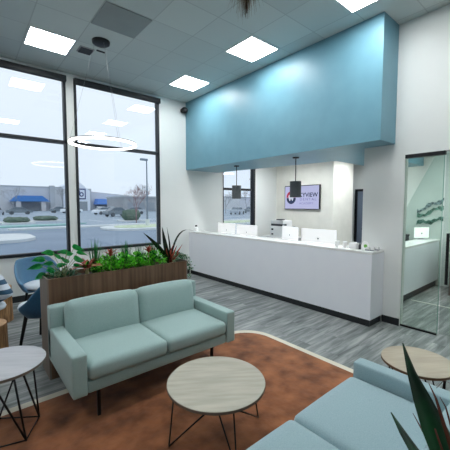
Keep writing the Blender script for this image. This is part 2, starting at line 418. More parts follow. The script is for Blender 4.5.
for a in (35, 155, 275):
    bm = bmesh.new(); t = radians(a); path(bm, [(.09*cos(t), .09*sin(t), -.04), (R*.993*cos(t), R*.993*sin(t), zr+.023)], .0013, 6)
    obj('suspension_wire', bm, M['steel'], rp_)

# hairs and cord made up for an unidentified blurred shape at view top
pl = thing('dried_plume', 'brown fuzzy dried plume dangling at the top edge of the view', 'hanging decoration', (.944, .984, CZ))
bm = bmesh.new(); tube(bm, (0, 0, 0), (0, 0, -1.42), .0015, n=6); obj('cord', bm, M['steel'], pl)
rnd = random.Random(3)
def hairs(cnt, spread, zr0, zr1, r):
    bm = bmesh.new()
    for i in range(cnt):
        a = rnd.uniform(0, 2*pi); s = abs(rnd.gauss(0, spread)); z = rnd.uniform(zr0, zr0+.16)
        L_ = rnd.uniform(.05, .14); ze = max(z-L_, zr1+rnd.uniform(0, .03)*1)
        p = Vector((s*.6*cos(a), s*.6*sin(a), z)); q = Vector((s*cos(a), s*sin(a), ze))
        tube(bm, p, q, r, r*.4, 3, cap=False)
    return bm
obj('plume_core', hairs(200, .011, -1.56, -1.72, .0013), mat('dark_brown_plume', (66, 52, 34), .9, rgb2=(96, 66, 46), scale=30), pl)
obj('plume_fluff', hairs(1100, .032, -1.55, -1.75, .0006), mat('soft_brown_plume', (124, 108, 88), .9, rgb2=(140, 118, 98), scale=30), pl)

# ------------------------------------------------------------------ reception counter
t = thing('reception_counter', 'long white reception counter with black toe kick below the blue bulkhead', 'counter', (CX, 1.95, 0))
bm = bmesh.new(); box(bm, 0, .12, 0, WY-1.95-.002, .10, 1.03); box(bm, .12, WX-CX-.002, 0, .12, .10, 1.03); obj('front_panel', bm, M['counter'], t)
bm = bmesh.new(); box(bm, 0, WX-CX-.002, 0, WY-1.95-.002, 1.03, 1.07, .004); obj('countertop', bm, M['ctop'], t, 'auto')
bm = bmesh.new(); box(bm, .025, .12, .02, WY-1.95-.02, 0, .10); box(bm, .12, WX-CX-.02, .02, .12, 0, .10); obj('toe_kick', bm, M['base'], t)
t = thing('office_desk', 'white work desk behind the reception counter', 'desk', (4.72, 2.4, 0))
bm = bmesh.new(); box(bm, .10, .68, 0, 4.0, .71, .75, .004); obj('desktop', bm, M['ctop'], t)
for y in (.1, 2.0, 3.9):
    bm = bmesh.new(); box(bm, .12, .66, y-.02, y+.02, 0, .71); obj('leg', bm, M['white'], t)

def monitor(w, h, zb=.42):
    t = thing('monitor', '', 'monitor')
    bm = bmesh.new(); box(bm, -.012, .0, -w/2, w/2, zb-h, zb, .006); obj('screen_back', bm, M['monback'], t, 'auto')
    bm = bmesh.new(); box(bm, .0, .004, -w/2+.01, w/2-.01, zb-h+.05, zb-.012); obj('screen', bm, M['dgreyp'], t)
    bm = bmesh.new(); box(bm, -.008, .02, -.06, .06, .01, zb-h+.02, .003); box(bm, -.08, .10, -.11, .11, 0, .01, .003); obj('stand', bm, M['greyp'], t, 'auto')
    bm = bmesh.new(); tube(bm, (-.013, 0, zb-.17), (-.0125, 0, zb-.17), .022, n=20); obj('emblem', bm, M['greyp'], t)
    return t
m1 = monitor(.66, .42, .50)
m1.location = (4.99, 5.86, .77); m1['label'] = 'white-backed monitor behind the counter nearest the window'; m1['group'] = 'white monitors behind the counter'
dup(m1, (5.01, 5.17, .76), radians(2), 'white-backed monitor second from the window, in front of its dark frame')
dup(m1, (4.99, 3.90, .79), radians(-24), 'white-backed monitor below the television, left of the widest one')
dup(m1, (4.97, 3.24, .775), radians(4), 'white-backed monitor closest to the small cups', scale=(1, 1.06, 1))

# pendants under bulkhead
def pendant(label, loc, m_):
    t = thing('pendant_lamp', label, 'light', loc, 0, 'pendants under the bulkhead')
    bm = bmesh.new(); lathe(bm, [(.0, -.02), (.055, -.02), (.06, 0)], n=24); obj('canopy', bm, M['black'], t, 'auto')
    bm = bmesh.new(); tube(bm, (0, 0, 0), (0, 0, -.44), .008); obj('cord', bm, M['black'], t)
    bm = bmesh.new(); lathe(bm, [(.0, -.43), (.098, -.43), (.10, -.435), (.10, -.715), (.093, -.715), (.093, -.45), (.0, -.45)], n=40); obj('lamp_shade', bm, m_, t, 'auto')
    bm = bmesh.new(); bmesh.ops.create_uvsphere(bm, u_segments=16, v_segments=10, radius=.045, matrix=Matrix.Translation((0, 0, -.54))); obj('bulb', bm, M['white'], t, True)
    return t
pendant('grey drum pendant hanging in front of the reception window', (4.60, 5.07, BZ), M['shade'])
pendant('charcoal drum pendant hanging in front of the television', (4.60, 3.49, BZ), M['dkshade'])

# television
tv = thing('television', 'wall television showing a dental logo on a lilac screen', 'television', (7.6, 5.51, 1.94))
W2, H2 = .61, .35
bm = bmesh.new(); box(bm, -.06, -.01, -W2, W2, -H2, H2, .006); obj('bezel', bm, M['black'], tv, 'auto')
bm = bmesh.new(); box(bm, -.063, -.0605, -W2+.02, W2-.02, -H2+.02, H2-.02)
sm = emit('tv_screen_lilac', (186, 190, 226), .95); obj('screen', bm, sm, tv)
bm = bmesh.new(); box(bm, -.01, -.001, -.2, .2, -.15, .15); obj('bracket', bm, M['black'], tv)
def text(s, size, y, z, x, m_, parent, name='lettering', bold=.0, sx=1., normal='-x', sp=1.):
    cu = bpy.data.curves.new('t', 'FONT'); cu.body = s; cu.size = size; cu.extrude = .001; cu.offset = bold; cu.align_x = 'LEFT'; cu.space_character = sp
    o = bpy.data.objects.new('t', cu); col.objects.link(o); bpy.context.view_layer.update()
    me = bpy.data.meshes.new_from_object(o.evaluated_get(bpy.context.evaluated_depsgraph_get()))
    bpy.data.objects.remove(o); bpy.data.curves.remove(cu)
    for v in me.vertices: v.co = (x-v.co.z, y-v.co.x*sx, z+v.co.y) if normal == '-x' else (y+v.co.x*sx, x-v.co.z, z+v.co.y)
    me.materials.clear()
    return link(name, me, m_, parent)
navy = mat('navy_print', (30, 46, 82), .5); lil = mat('periwinkle_print', (128, 128, 190), .5); redp = mat('red_print', (190, 44, 74), .5)
text('SKYVIEW', .165, .15, .015, -.065, navy, tv, bold=.003, sx=1.04)
text('DENTAL', .105, .05, -.09, -.065, lil, tv, sx=1.15, sp=1.35)
text('ACADEMY', .085, .06, -.20, -.065, lil, tv, sx=1.05, sp=1.2)
lg = bmesh.new()
def arc(y0, z0, r, a0, a1, n=24): return [(y0+r*cos(radians(a0+(a1-a0)*i/n)), z0+r*sin(radians(a0+(a1-a0)*i/n))) for i in range(n+1)]
prism(lg, [(y, z) for y, z in [(.54, .0)]+[(.36+.17*cos(radians(a)), .02+.17*sin(radians(a))) for a in range(0, 181, 8)]+[(.19, .0)]], -.0665, -.0655, 'x'); obj('logo_top', lg, redp, tv)
lg = bmesh.new(); prism(lg, [(.20, -.01)]+[(.36+.17*cos(radians(a)), -.02+.17*sin(radians(a))) for a in range(180, 361, 8)]+[(.52, -.01)], -.0665, -.0655, 'x'); obj('logo_base', lg, navy, tv)
lg = bmesh.new(); prism(lg, [(.26, .03), (.27, .07), (.31, .09), (.36, .075), (.41, .09), (.45, .07), (.46, .03), (.445, -.03), (.42, -.10), (.395, -.09), (.36, -.02), (.325, -.09), (.30, -.10), (.275, -.03)], -.0685, -.067, 'x'); obj('logo_tooth', lg, mat('white_print', (226, 228, 240), .5), tv)

# cabinet + printer
t = thing('low_cabinet', 'low grey cabinet under the printer', 'cabinet', (6.66, 5.76, -.04))
bm = bmesh.new(); box(bm, 0, .55, -.50, .50, .04, .84, .004); obj('body', bm, M['greyp'], t)
bm = bmesh.new(); box(bm, -.012, .56, -.51, .51, .84, .87, .003); obj('top', bm, M['white'], t)
for s in (-1, 1):
    bm = bmesh.new(); box(bm, -.018, -.001, min(s*.01, s*.49), max(s*.01, s*.49), .08, .82, .003); dd = obj('door', bm, M['tile_grey'], t)
    bm = bmesh.new(); box(bm, -.035, -.019, s*.06-.006, s*.06+.006, .5, .66); obj('handle', bm, M['steel'], dd)
t = thing('printer', 'white office printer with dark paper slots on the grey cabinet', 'printer', (6.70, 5.72, .83))
bm = bmesh.new(); box(bm, 0, .42, -.24, .24, 0, .30, .015); obj('body', bm, M['white'], t, 'auto')
bm = bmesh.new(); box(bm, .02, .42, -.22, .22, .36, .46, .012); box(bm, .2, .42, -.22, .22, .30, .37); obj('scanner_lid', bm, M['white'], t, 'auto')
bm = bmesh.new(); box(bm, .03, .20, -.20, .22, .302, .358); obj('output_slot', bm, M['dgreyp'], t)
bm = bmesh.new(); box(bm, -.006, .0, .11, .18, .18, .23); obj('tray_grip', bm, M['black'], t); bm = bmesh.new(); box(bm, -.006, .0, .11, .18, .05, .09); obj('tray_grip', bm, M['black'], t)
bm = bmesh.new(); box(bm, -.05, .10, -.22, -.04, .47, .50, .006); obj('control_panel', bm, M['dgreyp'], t, 'auto')
bm = bmesh.new(); box(bm, .0, .16, -.05, .05, 0, .30, .02); box(bm, -.004, .0, -.04, .04, .12, .22)
tag(obj('water_dispenser', bm, M['greyp'], smooth='auto', loc=(6.85, 5.34, .83)), 'slim grey upright device next to the printer', 'device')

# small things on the counter
t = thing('hand_sanitizer', 'small white pump bottle with black cap at the window end of the counter', 'bottle', (4.42, 6.36, 1.07))
bm = bmesh.new(); lathe(bm, [(.0, 0), (.045, 0), (.05, .01), (.048, .08), (.02, .105), (.02, .115)], n=24); obj('body', bm, M['white'], t, 'auto')
bm = bmesh.new(); lathe(bm, [(.0, .116), (.022, .116), (.026, .125), (.024, .15), (.0, .152)], n=20); obj('cap', bm, M['black'], t, 'auto')
def cup(label, y):
    t = thing('cup', label, 'cup', (4.45, y, 1.07), 0, 'white cups on the counter')
    bm = bmesh.new(); lathe(bm, [(.0, 0), (.028, 0), (.036, .085), (.032, .085), (.026, .006), (.0, .006)], n=24); obj('body', bm, M['ctop'], t, 'auto')
    bm = bmesh.new(); lathe(bm, [(.0, .0855), (.036, .0855), (.034, .092), (.0, .092)], n=24); obj('lid', bm, M['white'], t, 'auto')
cup('white cup on the counter, the one closer to the monitors', 2.56); cup('white cup on the counter, the one closer to the white box', 2.43)
t = thing('tissue_box', 'white box on the counter beside the dark bottle', 'box', (4.45, 2.29, 1.07))
bm = bmesh.new(); box(bm, -.05, .05, -.055, .055, 0, .085, .004); obj('body', bm, M['white'], t, 'auto')
bm = bmesh.new(); box(bm, -.03, .03, -.03, .03, .086, .098, .004); obj('tissue', bm, M['ctop'], t)
t = thing('dark_bottle', 'small dark bottle between the white box and the green sign on the counter', 'bottle', (4.45, 2.195, 1.07))
bm = bmesh.new(); lathe(bm, [(.0, 0), (.02, 0), (.021, .06), (.009, .075)], n=16); obj('body', bm, M['dgreyp'], t, 'auto')
bm = bmesh.new(); lathe(bm, [(.0, .0755), (.011, .0755), (.011, .095), (.0, .095)], n=16); obj('cap', bm, M['greyp'], t, 'auto')
t = thing('counter_sign', 'small white stand with a green round mark near the counter end', 'sign', (4.45, 2.12, 1.07))
bm = bmesh.new(); prism(bm, [(-.055, 0), (.055, 0), (.055, .07), (.02, .13), (-.03, .12), (-.055, .08)], -.008, .0, 'x'); obj('board', bm, M['white'], t)
bm = bmesh.new(); tube(bm, (-.0095, -.01, .055), (-.0085, -.01, .055), .026, n=20); obj('round_mark', bm, mat('lime_print', (120, 190, 80), .5), t)
bm = bmesh.new(); box(bm, -.01, .05, -.03, .03, 0, .006); obj('base', bm, M['white'], t)
for i, (x, y) in enumerate(((4.40, 2.06), (4.40, 1.99), (4.52, 2.05), (4.52, 1.985))):
    t = thing('business_card_holder', ['card holder nearest the green sign, front row', 'card holder at the counter corner, front row', 'card holder nearest the green sign, back row', 'card holder at the counter corner, back row'][i],
              'card holder', (x, y, 1.07), 0, 'card holders at the counter end')
    bm = bmesh.new(); box(bm, -.02, .02, -.028, .028, 0, .008); box(bm, -.022, -.018, -.028, .028, 0, .02); box(bm, .018, .022, -.028, .028, 0, .045); obj('holder', bm, M['greyp'], t)
    bm = bmesh.new(); box(bm, -.012, .012, -.025, .025, .009, .05); obj('cards', bm, M['ctop'], t)

# ------------------------------------------------------------------ hall behind the glass
g = thing('glass_panel', 'tall fixed green-tinted glass panel beside the white pier', 'glass panel', (WX+.03, 1.49, 0))
bm = bmesh.new(); box(bm, 0, .006, -.225, .222, .02, 2.36); obj('pane', bm, M['dglass'], g)
bm = bmesh.new(); box(bm, -.012, .018, -.225, .222, 0, .022); obj('bottom_channel', bm, M['black'], g)
bm = bmesh.new(); box(bm, -.034, .03, -.24, .222, 2.36, 2.409); obj('header_rail', bm, M['black'], g)
bm = bmesh.new(); box(bm, 0, .008, -.232, -.2255, .02, 2.36); obj('edge_strip', bm, M['gedge'], g)
bm = bmesh.new(); box(bm, 0, .008, .2225, .2245, .02, 2.36); obj('edge_strip', bm, M['gedge'], g)
g = thing('glass_door', 'frameless glass door with a black ladder pull at the right edge', 'door', (WX+.07, .78, 0))
bm = bmesh.new(); box(bm, 0, .01, -.47, .47, .015, 2.38); obj('pane', bm, glass('clear_door_glass', (240, 244, 242), .03, .35), g)
bm = bmesh.new(); tube(bm, (-.06, .40, .70), (-.06, .40, 1.36), .018, n=14)
for z in (.80, 1.26): tube(bm, (-.06, .40, z), (.0, .40, z), .010)
obj('handle', bm, M['black'], g, 'auto')

t = thing('checkout_counter', 'white inner desk with black toe kick seen through the glass panel', 'counter', (4.82, 2.09, 0))
bm = bmesh.new(); box(bm, 0, 2.90, 0, .12, .13, .95); obj('front_panel', bm, M['counter'], t)
bm = bmesh.new(); box(bm, 0, 2.92, -.005, .33, .95, .99, .003); obj('countertop', bm, M['ctop'], t)
bm = bmesh.new(); box(bm, 0, 2.88, .03, .12, 0, .13); obj('toe_kick', bm, M['base'], t)
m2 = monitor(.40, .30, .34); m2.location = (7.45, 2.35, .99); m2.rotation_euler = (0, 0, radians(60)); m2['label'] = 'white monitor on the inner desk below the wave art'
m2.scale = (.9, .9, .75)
t = thing('back_cabinet', 'dark low cabinet behind the inner desk', 'cabinet', (6.3, 2.62, 0))
bm = bmesh.new(); box(bm, 0, 1.25, 0, .38, 0, 1.04, .004); obj('body', bm, M['dgreyp'], t)
bm = bmesh.new(); box(bm, -.01, 1.26, -.01, .39, 1.04, 1.07, .003); obj('top', bm, M['base'], t)
t = thing('side_desk', 'white topped desk with a brown side panel beyond the glass door', 'desk', (7.0, 1.25, 0))
bm = bmesh.new(); box(bm, -.02, .72, -.1, .48, .80, .84, .003); obj('desktop', bm, M['ctop'], t)
bm = bmesh.new(); box(bm, .0, .70, .42, .46, 0, .80); box(bm, .66, .70, -.08, .42, 0, .80); obj('side_panel', bm, M['brownlam'], t)

# ------------------------------------------------------------------ rug
rug = mat('rust_carved_pile', (100, 58, 34), .95, rgb2=(166, 104, 66), scale=5, bump=.9, bscale=9, detail=7, sheen=.3, spec=.1, lo=.3, hi=.7)
t = thing('area_rug', 'rust brown area rug with a cream border and rounded corners', 'rug', (0, 0, 0))
bm = bmesh.new(); prism(bm, rrect(-.75, 3.04, -.95, 3.09, .42), 0.0005, .010); obj('border', bm, mat('cream_rug_border', (214, 208, 192), .95, bump=.3, bscale=200), t)
bm = bmesh.new(); prism(bm, rrect(-.67, 2.96, -.87, 3.005, .36), .010, .014); obj('pile', bm, rug, t)

# ------------------------------------------------------------------ sofas
def sofa(label, loc, rz, mt, D=.86, bt=.64):
    """local: width along x 0..1.62, front at y=0, back at y=.80"""
    t = thing('sofa', label, 'sofa', loc, rz)
    Wd = 1.60
    for x in (0, Wd-.11):
        bm = bmesh.new(); cushion(bm, (x+.055, D/2, .44), (.11, D, .325), .014, (.0, 0, .002), 10); obj('armrest', bm, mt, t, True)
    bm = bmesh.new(); box(bm, .112, Wd-.112, .015, D-.02, .28, .375, .012); obj('seat_frame', bm, mt, t, 'auto')
    bm = bmesh.new(); cushion(bm, (Wd/2, D-.075, .54), (Wd, .13, .50), .015, (0, .0, 0), 10)
    obj('back_frame', bm, mt, t, True)
    hw = (Wd-.23)/2
    for k in range(2):
        x = .115+hw*(k+.5)
        bm = bmesh.new(); cushion(bm, (x, (D-.18)/2-.01, .445), (hw-.004, D-.18, .135), .042, (.002, .008, .022)); obj('seat_cushion', bm, mt, t, True)
        bm = bmesh.new(); cushion(bm, (x, 0, 0), (hw+.012, .17, .40), .07, (.0, .035, .014))
        bmesh.ops.rotate(bm, verts=bm.verts[:], cent=(x, 0, -.2), matrix=Matrix.Rotation(radians(-9), 3, 'X'))
        bmesh.ops.translate(bm, verts=bm.verts[:], vec=(0, D-.235, bt)); obj('back_cushion', bm, mt, t, True)
    for x, y in ((.22, .12), (Wd-.22, .12), (.22, D-.12), (Wd-.22, D-.12)):
        bm = bmesh.new(); box(bm, x-.012, x+.012, y-.012, y+.012, .014, .285); obj('leg', bm, M['black'], t)
    return t
sofa('mint green two-seat sofa in front of the wooden planter', (.56, 2.40, 0), 0, M['mint'])
sofa('pale aqua two-seat sofa at the lower right, seen over its back', (2.20, 1.06, 0), pi, M['mint2'], 0.93, .59)

# ------------------------------------------------------------------ tables
def round_table(label, loc, r, h, edge_m, top_m, th=.025):
    t = thing('round_table', label, 'table', loc)
    bm = bmesh.new(); lathe(bm, [(.0, h-th), (r-.006, h-th), (r, h-th+.004), (r, h-.003)], n=72); obj('edge_band', bm, edge_m, t, 'auto')
    bm = bmesh.new(); lathe(bm, [(.0, h-.003), (r, h-.003), (r-.003, h), (.0, h)], n=72); tt = obj('tabletop', bm, top_m, t, 'auto'); tt.rotation_euler = (0, 0, radians(-35))
    return t
ct = round_table('low round coffee table with greige wood top and black rod legs on the rug', (1.385, 1.745, .014), .362, .41, M['tedge'], M['ttop'])
for f, p1, p2 in (((-.342, .108), (-.335, .05), (-.235, -.21)), ((-.118, -.36), (-.19, -.26), (-.10, -.305)), ((.358, -.09), (-.09, -.305), (.31, -.05)), ((.118, .36), (.19, .26), (.10, .305))):
    bm = bmesh.new(); path(bm, [Vector(p1+(.384,)), Vector(f+(.006,)), Vector(p2+(.384,))], .0055); obj('leg', bm, M['black'], ct, True)
bm = bmesh.new()
for a in (45, 135): 
    A_ = radians(a); box(bm, -.02, .02, -.28, .28, .372, .384) if a == 45 else box(bm, -.28, .28, -.02, .02, .372, .384)
obj('underframe', bm, M['black'], ct)

t2 = round_table('tall round side table with pale grey top at the left edge', (.17, 2.76, .014), .285, .545, M['tedge'], M['t2top'])
ft = [(.11, -.19), (.23, .04), (-.02, .22), (-.22, -.10)]
for k, (p1, p2) in enumerate((((.05, -.2), (-.08, -.17)), ((.105, -.2), (.2, .06)), ((.14, .1), (-.1, .12)), ((-.2, .05), (-.02, -.18)))):
    bm = bmesh.new(); path(bm, [Vector(p1+(.52,)), Vector(ft[k]+(.006,)), Vector(p2+(.52,))], .007); obj('leg', bm, M['black'], t2, True)
bm = bmesh.new(); q = [Vector((x, y, .006)) for x, y in ft]; path(bm, q+[q[0], q[1]], .005); obj('base_ring', bm, M['black'], t2, True)

t3 = round_table('low round table with tan top standing behind the aqua sofa arm', (2.765, .865, .014), .262, .45, mat('brown_table_edge', (104, 78, 58), .6), M['t3top'])
for a in (60, 150, 240, 330):
    bm = bmesh.new(); A_ = radians(a); f = Vector((.24*cos(A_), .24*sin(A_), .006))
    path(bm, [Vector((.2*cos(A_-.5), .2*sin(A_-.5), .424)), f, Vector((.2*cos(A_+.5), .2*sin(A_+.5), .424))], .0055); obj('leg', bm, M['black'], t3, True)

# ------------------------------------------------------------------ tub chairs
def tub_chair(label, loc, rz, mt, grp='blue tub chairs by the window'):
    """faces -y"""
    t = thing('tub_chair', label, 'chair', loc, rz, grp)
    bm = bmesh.new(); n, m_ = 32, 9; rows = []
    for j in range(m_+1):
        s = j/m_; row = []
        for i in range(n+1):
            th = radians(-114+228*i/n)          # 0 = back (+y)
            k = 1-abs(th)/radians(114)
            zt = .60+.26*min(1, max(0, (k-.2)/.38))**.8 - .09*max(0, (.2-k)/.2)
            z = .37+(zt-.37)*s
            rad = .225+.085*sin(s*pi/2)+.02*s
            row.append(bm.verts.new((sin(th)*rad*1.0, cos(th)*rad*.92, z)))
        rows.append(row)
    for a, b in zip(rows[:-1], rows[1:]):
        for i in range(n): bm.faces.new((a[i], a[i+1], b[i+1], b[i]))
    cb = bm.verts.new((0, 0, .355))
    for i in range(n): bm.faces.new((rows[0][i+1], rows[0][i], cb))
    bm.faces.new((rows[0][0], rows[0][n], cb))
    sh = obj('shell', bm, mt, t, True)
    md = sh.modifiers.new('thick', 'SOLIDIFY'); md.thickness = .035; md.offset = 0
    md = sh.modifiers.new('sub', 'SUBSURF'); md.levels = 1; md.render_levels = 1
    bm = bmesh.new(); prof = [(.0, .40), (.19, .40), (.225, .415), (.232, .44), (.222, .468), (.18, .485), (.0, .49)]
    lathe(bm, prof, n=36)
    for v_ in bm.verts:
        if v_.co.y < 0: v_.co.y *= 1.3
    obj('seat_cushion', bm, M['seatw'], t, True)
    for x, y in ((-.14, -.15), (.14, -.15), (-.13, .14), (.13, .14)):
        bm = bmesh.new(); tube(bm, (x, y, .37), (x*1.35, y*1.35, 0), .021, .014); obj('leg', bm, M['black'], t, 'auto')
    return t
tub_chair('slate blue tub chair with white seat against the window wall', (.90, 5.70, 0), radians(16), M['chair'])
tub_chair('deep teal tub chair showing its back beside the planter', (.76, 4.36, 0), radians(-130), M['chair2']).scale = (1.12, 1.12, 1.06)
tub_chair('blue tub chair cut by the left edge, with a striped cushion on it', (.08, 4.86, 0), radians(75), M['chair2'])
# striped cushion
t = thing('striped_cushion', 'blue and white striped cushion at the left edge', 'cushion', (.25, 4.80, .64), radians(-35))
sm_ = bpy.data.materials.new('blue_white_stripes'); sm_.use_nodes = True; nt = sm_.node_tree
tcn = nt.nodes.new('ShaderNodeTexCoord'); wvn = nt.nodes.new('ShaderNodeTexWave'); wvn.inputs['Scale'].default_value = 2.6; wvn.bands_direction = 'Z'
rpn = nt.nodes.new('ShaderNodeValToRGB'); rpn.color_ramp.interpolation = 'CONSTANT'; rpn.color_ramp.elements[0].color = lin((30, 78, 108)); rpn.color_ramp.elements[1].position = .45; rpn.color_ramp.elements[1].color = lin((206, 214, 224))
nt.links.new(tcn.outputs['Object'], wvn.inputs['Vector']); nt.links.new(wvn.outputs['Fac'], rpn.inputs['Fac']); nt.links.new(rpn.outputs[0], nt.nodes['Principled BSDF'].inputs['Base Color'])
bm = bmesh.new(); cushion(bm, (0, 0, 0), (.36, .12, .32), .05, (.0, .04, .0)); bmesh.ops.rotate(bm, verts=bm.verts[:], cent=(0, 0, 0), matrix=Matrix.Rotation(radians(-30), 3, 'Y'))
obj('cover', bm, sm_, t, True)

def stump(label, loc, r, h):
    t = thing('stump_table', label, 'table', loc, 0, 'tree stump side tables')
    bm = bmesh.new(); n = 40; rings = []
    for j in range(6):
        z = h*.985*j/5
        rings.append([bm.verts.new(((r*(1+.06*noise.noise(Vector((cos(2*pi*i/n)*2, sin(2*pi*i/n)*2, z*1.5+loc[1]))))*(1.03-.03*j/5))*cos(2*pi*i/n), (r*(1+.06*noise.noise(Vector((cos(2*pi*i/n)*2, sin(2*pi*i/n)*2, z*1.5+loc[1]))))*(1.03-.03*j/5))*sin(2*pi*i/n), z)) for i in range(n)])
    for a, b in zip(rings[:-1], rings[1:]):
        for i in range(n): bm.faces.new((a[i], a[(i+1) % n], b[(i+1) % n], b[i]))
    bm.faces.new(rings[0][::-1]); bm.faces.new(rings[-1]); obj('trunk', bm, M['stump'], t, 'auto')
    bm = bmesh.new(); lathe(bm, [(.0, h*.986), (r*.97, h*.986), (r*.95, h), (.0, h)], n=40); obj('sawn_top', bm, M['stumptop'], t, 'auto')
stump('tree stump side table nearer the window, left of the slate chair', (.31, 5.60, 0), .20, .52)
stump('tree stump side table nearer the camera, behind the pale round table', (.13, 4.08, 0), .19, .46)

# ------------------------------------------------------------------ planter and its plants
PX0, PX1, PY0, PY1, PZ = .585, 2.19, 3.36, 3.72, 1.005
t = thing('planter_box', 'long walnut-look planter box standing behind the mint sofa', 'planter', (0, 0, 0))
bm = bmesh.new(); n = 9; dx = (PX1-PX0-.03)/n
for i in range(n): box(bm, PX0+.015+i*dx+.0005, PX0+.015+(i+1)*dx-.0005, PY0, PY0+.016, .05, PZ-.004)
box(bm, PX0+.015, PX1-.015, PY0+.004, PY0+.03, 0.0, PZ-.01)
obj('front_panel', bm, M['planter'], t)
bm = bmesh.new(); box(bm, PX0+.015, PX1-.015, PY1-.03, PY1, 0, PZ-.004); obj('rear_panel', bm, M['planter'], t)
for x in (PX0, PX1-.015):
    bm = bmesh.new(); box(bm, x, x+.015, PY0, PY1, 0, PZ); obj('end_panel', bm, M['planterside'], t)
bm = bmesh.new(); box(bm, PX0+.016, PX1-.016, PY0+.031, PY1-.031, PZ-.12, PZ-.05); obj('soil', bm, M['soil'], t)
SZ0 = PZ-.05

def bush(rn, n, rx, ry, h, lw, ll, up=.8, wide=1.):
    bm = bmesh.new()
    for i in range(n):
        a = rn.uniform(0, 2*pi); u = sqrt(rn.random()); x = rx*u*cos(a); y = ry*u*sin(a)
        z = h*(1-.55*u*u)*rn.uniform(.25, 1.)
        d = Vector((cos(a)*u*wide+rn.gauss(0, .35), sin(a)*u*wide+rn.gauss(0, .35), up+rn.gauss(0, .3))).normalized()
        L_ = ll*rn.uniform(.7, 1.2); p = Vector((x, y, z))
        pts = [p, p+d*L_*.35+Vector((0, 0, -.1*L_*.3)), p+d*L_*.75+Vector((0, 0, -.05*L_)), p+d*L_+Vector((0, 0, -.2*L_))]
        ribbon(bm, pts, [lw*.25, lw, lw*.8, .0006], .3)
    return bm
def stems(rn, n, rx, ry, h, r=.003):
    bm = bmesh.new()
    for i in range(n):
        x = rn.uniform(-rx, rx)*.8; y = rn.uniform(-ry, ry)*.8
        tube(bm, (x*.05, y*.05, 0), (x, y, h*rn.uniform(.6, .95)), r, r*.6, 5)
    return bm
rn = random.Random(11)
bl = ['bright green bushy plant in the planter, closest to the red succulent', 'bright green bushy plant in the planter, second from the left', 'bright green bushy plant in the middle of the planter', 'bright green bushy plant beside the dark spiky dracaena']
for k, x in enumerate((1.21, 1.40, 1.59, 1.79)):
    t = thing('leafy_bush', bl[k], 'plant', (x, 3.52, SZ0), 0, 'bright green bushes in the planter')
    obj('foliage', bush(rn, 430, .15, .14, .19+.015*(k % 2), .010, .042), M['green'], t); obj('stem', stems(rn, 14, .12, .11, .17), M['stem'], t)
gl_ = ['tuft of tall grass blades nearest the spade-leaf plant', 'second tuft of grass blades from the left end of the planter', 'tuft of grass blades at the middle of the planter', 'tuft of grass blades right of the planter middle', 'tuft of grass blades nearest the dracaena']
for k, (x, hh) in enumerate(((1.10, .39), (1.28, .28), (1.46, .34), (1.62, .27), (1.80, .32))):
    bm = bmesh.new()
    for i in range(70):
        a = rn.uniform(0, 2*pi); s = rn.uniform(.01, .11); L_ = hh*rn.uniform(.6, 1.05)
        p = Vector((.04*cos(a)*rn.random(), .04*sin(a)*rn.random(), 0)); e = Vector((s*cos(a), s*sin(a), L_))
        ribbon(bm, [p, p.lerp(e, .5)+Vector((0, 0, .01)), e], [.0045, .004, .0005], .3)
    tag(obj('grass_tuft', bm, M['grass'], loc=(x, 3.56, SZ0)), gl_[k], 'plant', 'grass tufts in the planter')

def rosette(rn, n, L_, w, up, mt_, t, name='leaf_rosette', jitter=.25):
    bm = bmesh.new()
    for i in range(n):
        a = 2*pi*i/n*2.618+rn.gauss(0, .1); e = up*(.5+i/n)+rn.gauss(0, jitter*.3); l = L_*rn.uniform(.75, 1.1)
        d = Vector((cos(a)*cos(e), sin(a)*cos(e), sin(e)))
        p = Vector((0, 0, .0)); pts = [p+d*l*s+Vector((0, 0, -.35*l*s*s)) for s in (0, .3, .6, .85, 1)]
        ribbon(bm, pts, [w*.5, w, w*.85, w*.5, .0008], .45)
    return obj(name, bm, mt_, t)
t = thing('bromeliad', 'red and green bromeliad rosette near the left end of the planter', 'plant', (.975, 3.42, SZ0+.09)); rosette(rn, 26, .20, .020, .75, M['red'], t)
rosette(rn, 12, .15, .014, 1.1, M['green'], t, 'inner_leaves'); bm = bmesh.new(); tube(bm, (0, 0, -.08), (0, 0, .02), .02); obj('stem', bm, M['stem'], t)
for k, (x, lb) in enumerate(((1.24, 'small red leaved plant among the left bushes'), (1.70, 'small red leaved plant poking from the right bushes'))):
    t = thing('red_leaf_plant', lb, 'plant', (x, 3.46, SZ0+.19), 0, 'small red plants in the planter'); rosette(rn, 14, .14, .015, 1.2, M['red'], t)
    bm = bmesh.new(); tube(bm, (0, 0, -.19), (0, 0, .01), .006); obj('stem', bm, M['stem'], t)
# low fern fill near the left
t = thing('low_fern', 'low dark green ground plant under the spade-leaf plant', 'plant', (.76, 3.54, SZ0)); obj('foliage', bush(rn, 240, .15, .13, .09, .006, .06, .5), M['ivy'], t); obj('stem', stems(rn, 10, .12, .1, .06), M['stem'], t)

# spade leaf plant (large heart-like leaves on arching stalks)
t = thing('spade_leaf_plant', 'plant with large fresh green spade leaves at the left end of the planter', 'plant', (.76, 3.50, SZ0))
def spade_leaf(c, d, L_, W_, droop=.25):
    bm = bmesh.new(); d = Vector(d).normalized(); s = Vector((-.25, -.45, .85)); s = (s-d*d.dot(s)).normalized(); nrm = s.cross(d).normalized()
    prof = [(-.12, .16), (0., .36), (.15, .48), (.35, .46), (.55, .34), (.75, .18), (.92, .06), (1., .004)]; rows = []
    for u, w_ in prof:
        p = Vector(c)+d*L_*u-Vector((0, 0, droop*L_*u*u))
        rows.append([bm.verts.new(p+s*W_*w_*q+nrm*(.16*abs(q)*W_*w_)) for q in (-1, -.5, 0, .5, 1)])
    for a, b in zip(rows[:-1], rows[1:]):
        for i in range(4): bm.faces.new((a[i], a[i+1], b[i+1], b[i]))
    return bm
rtv = Vector((cos(radians(40.1)), -sin(radians(40.1)), 0))
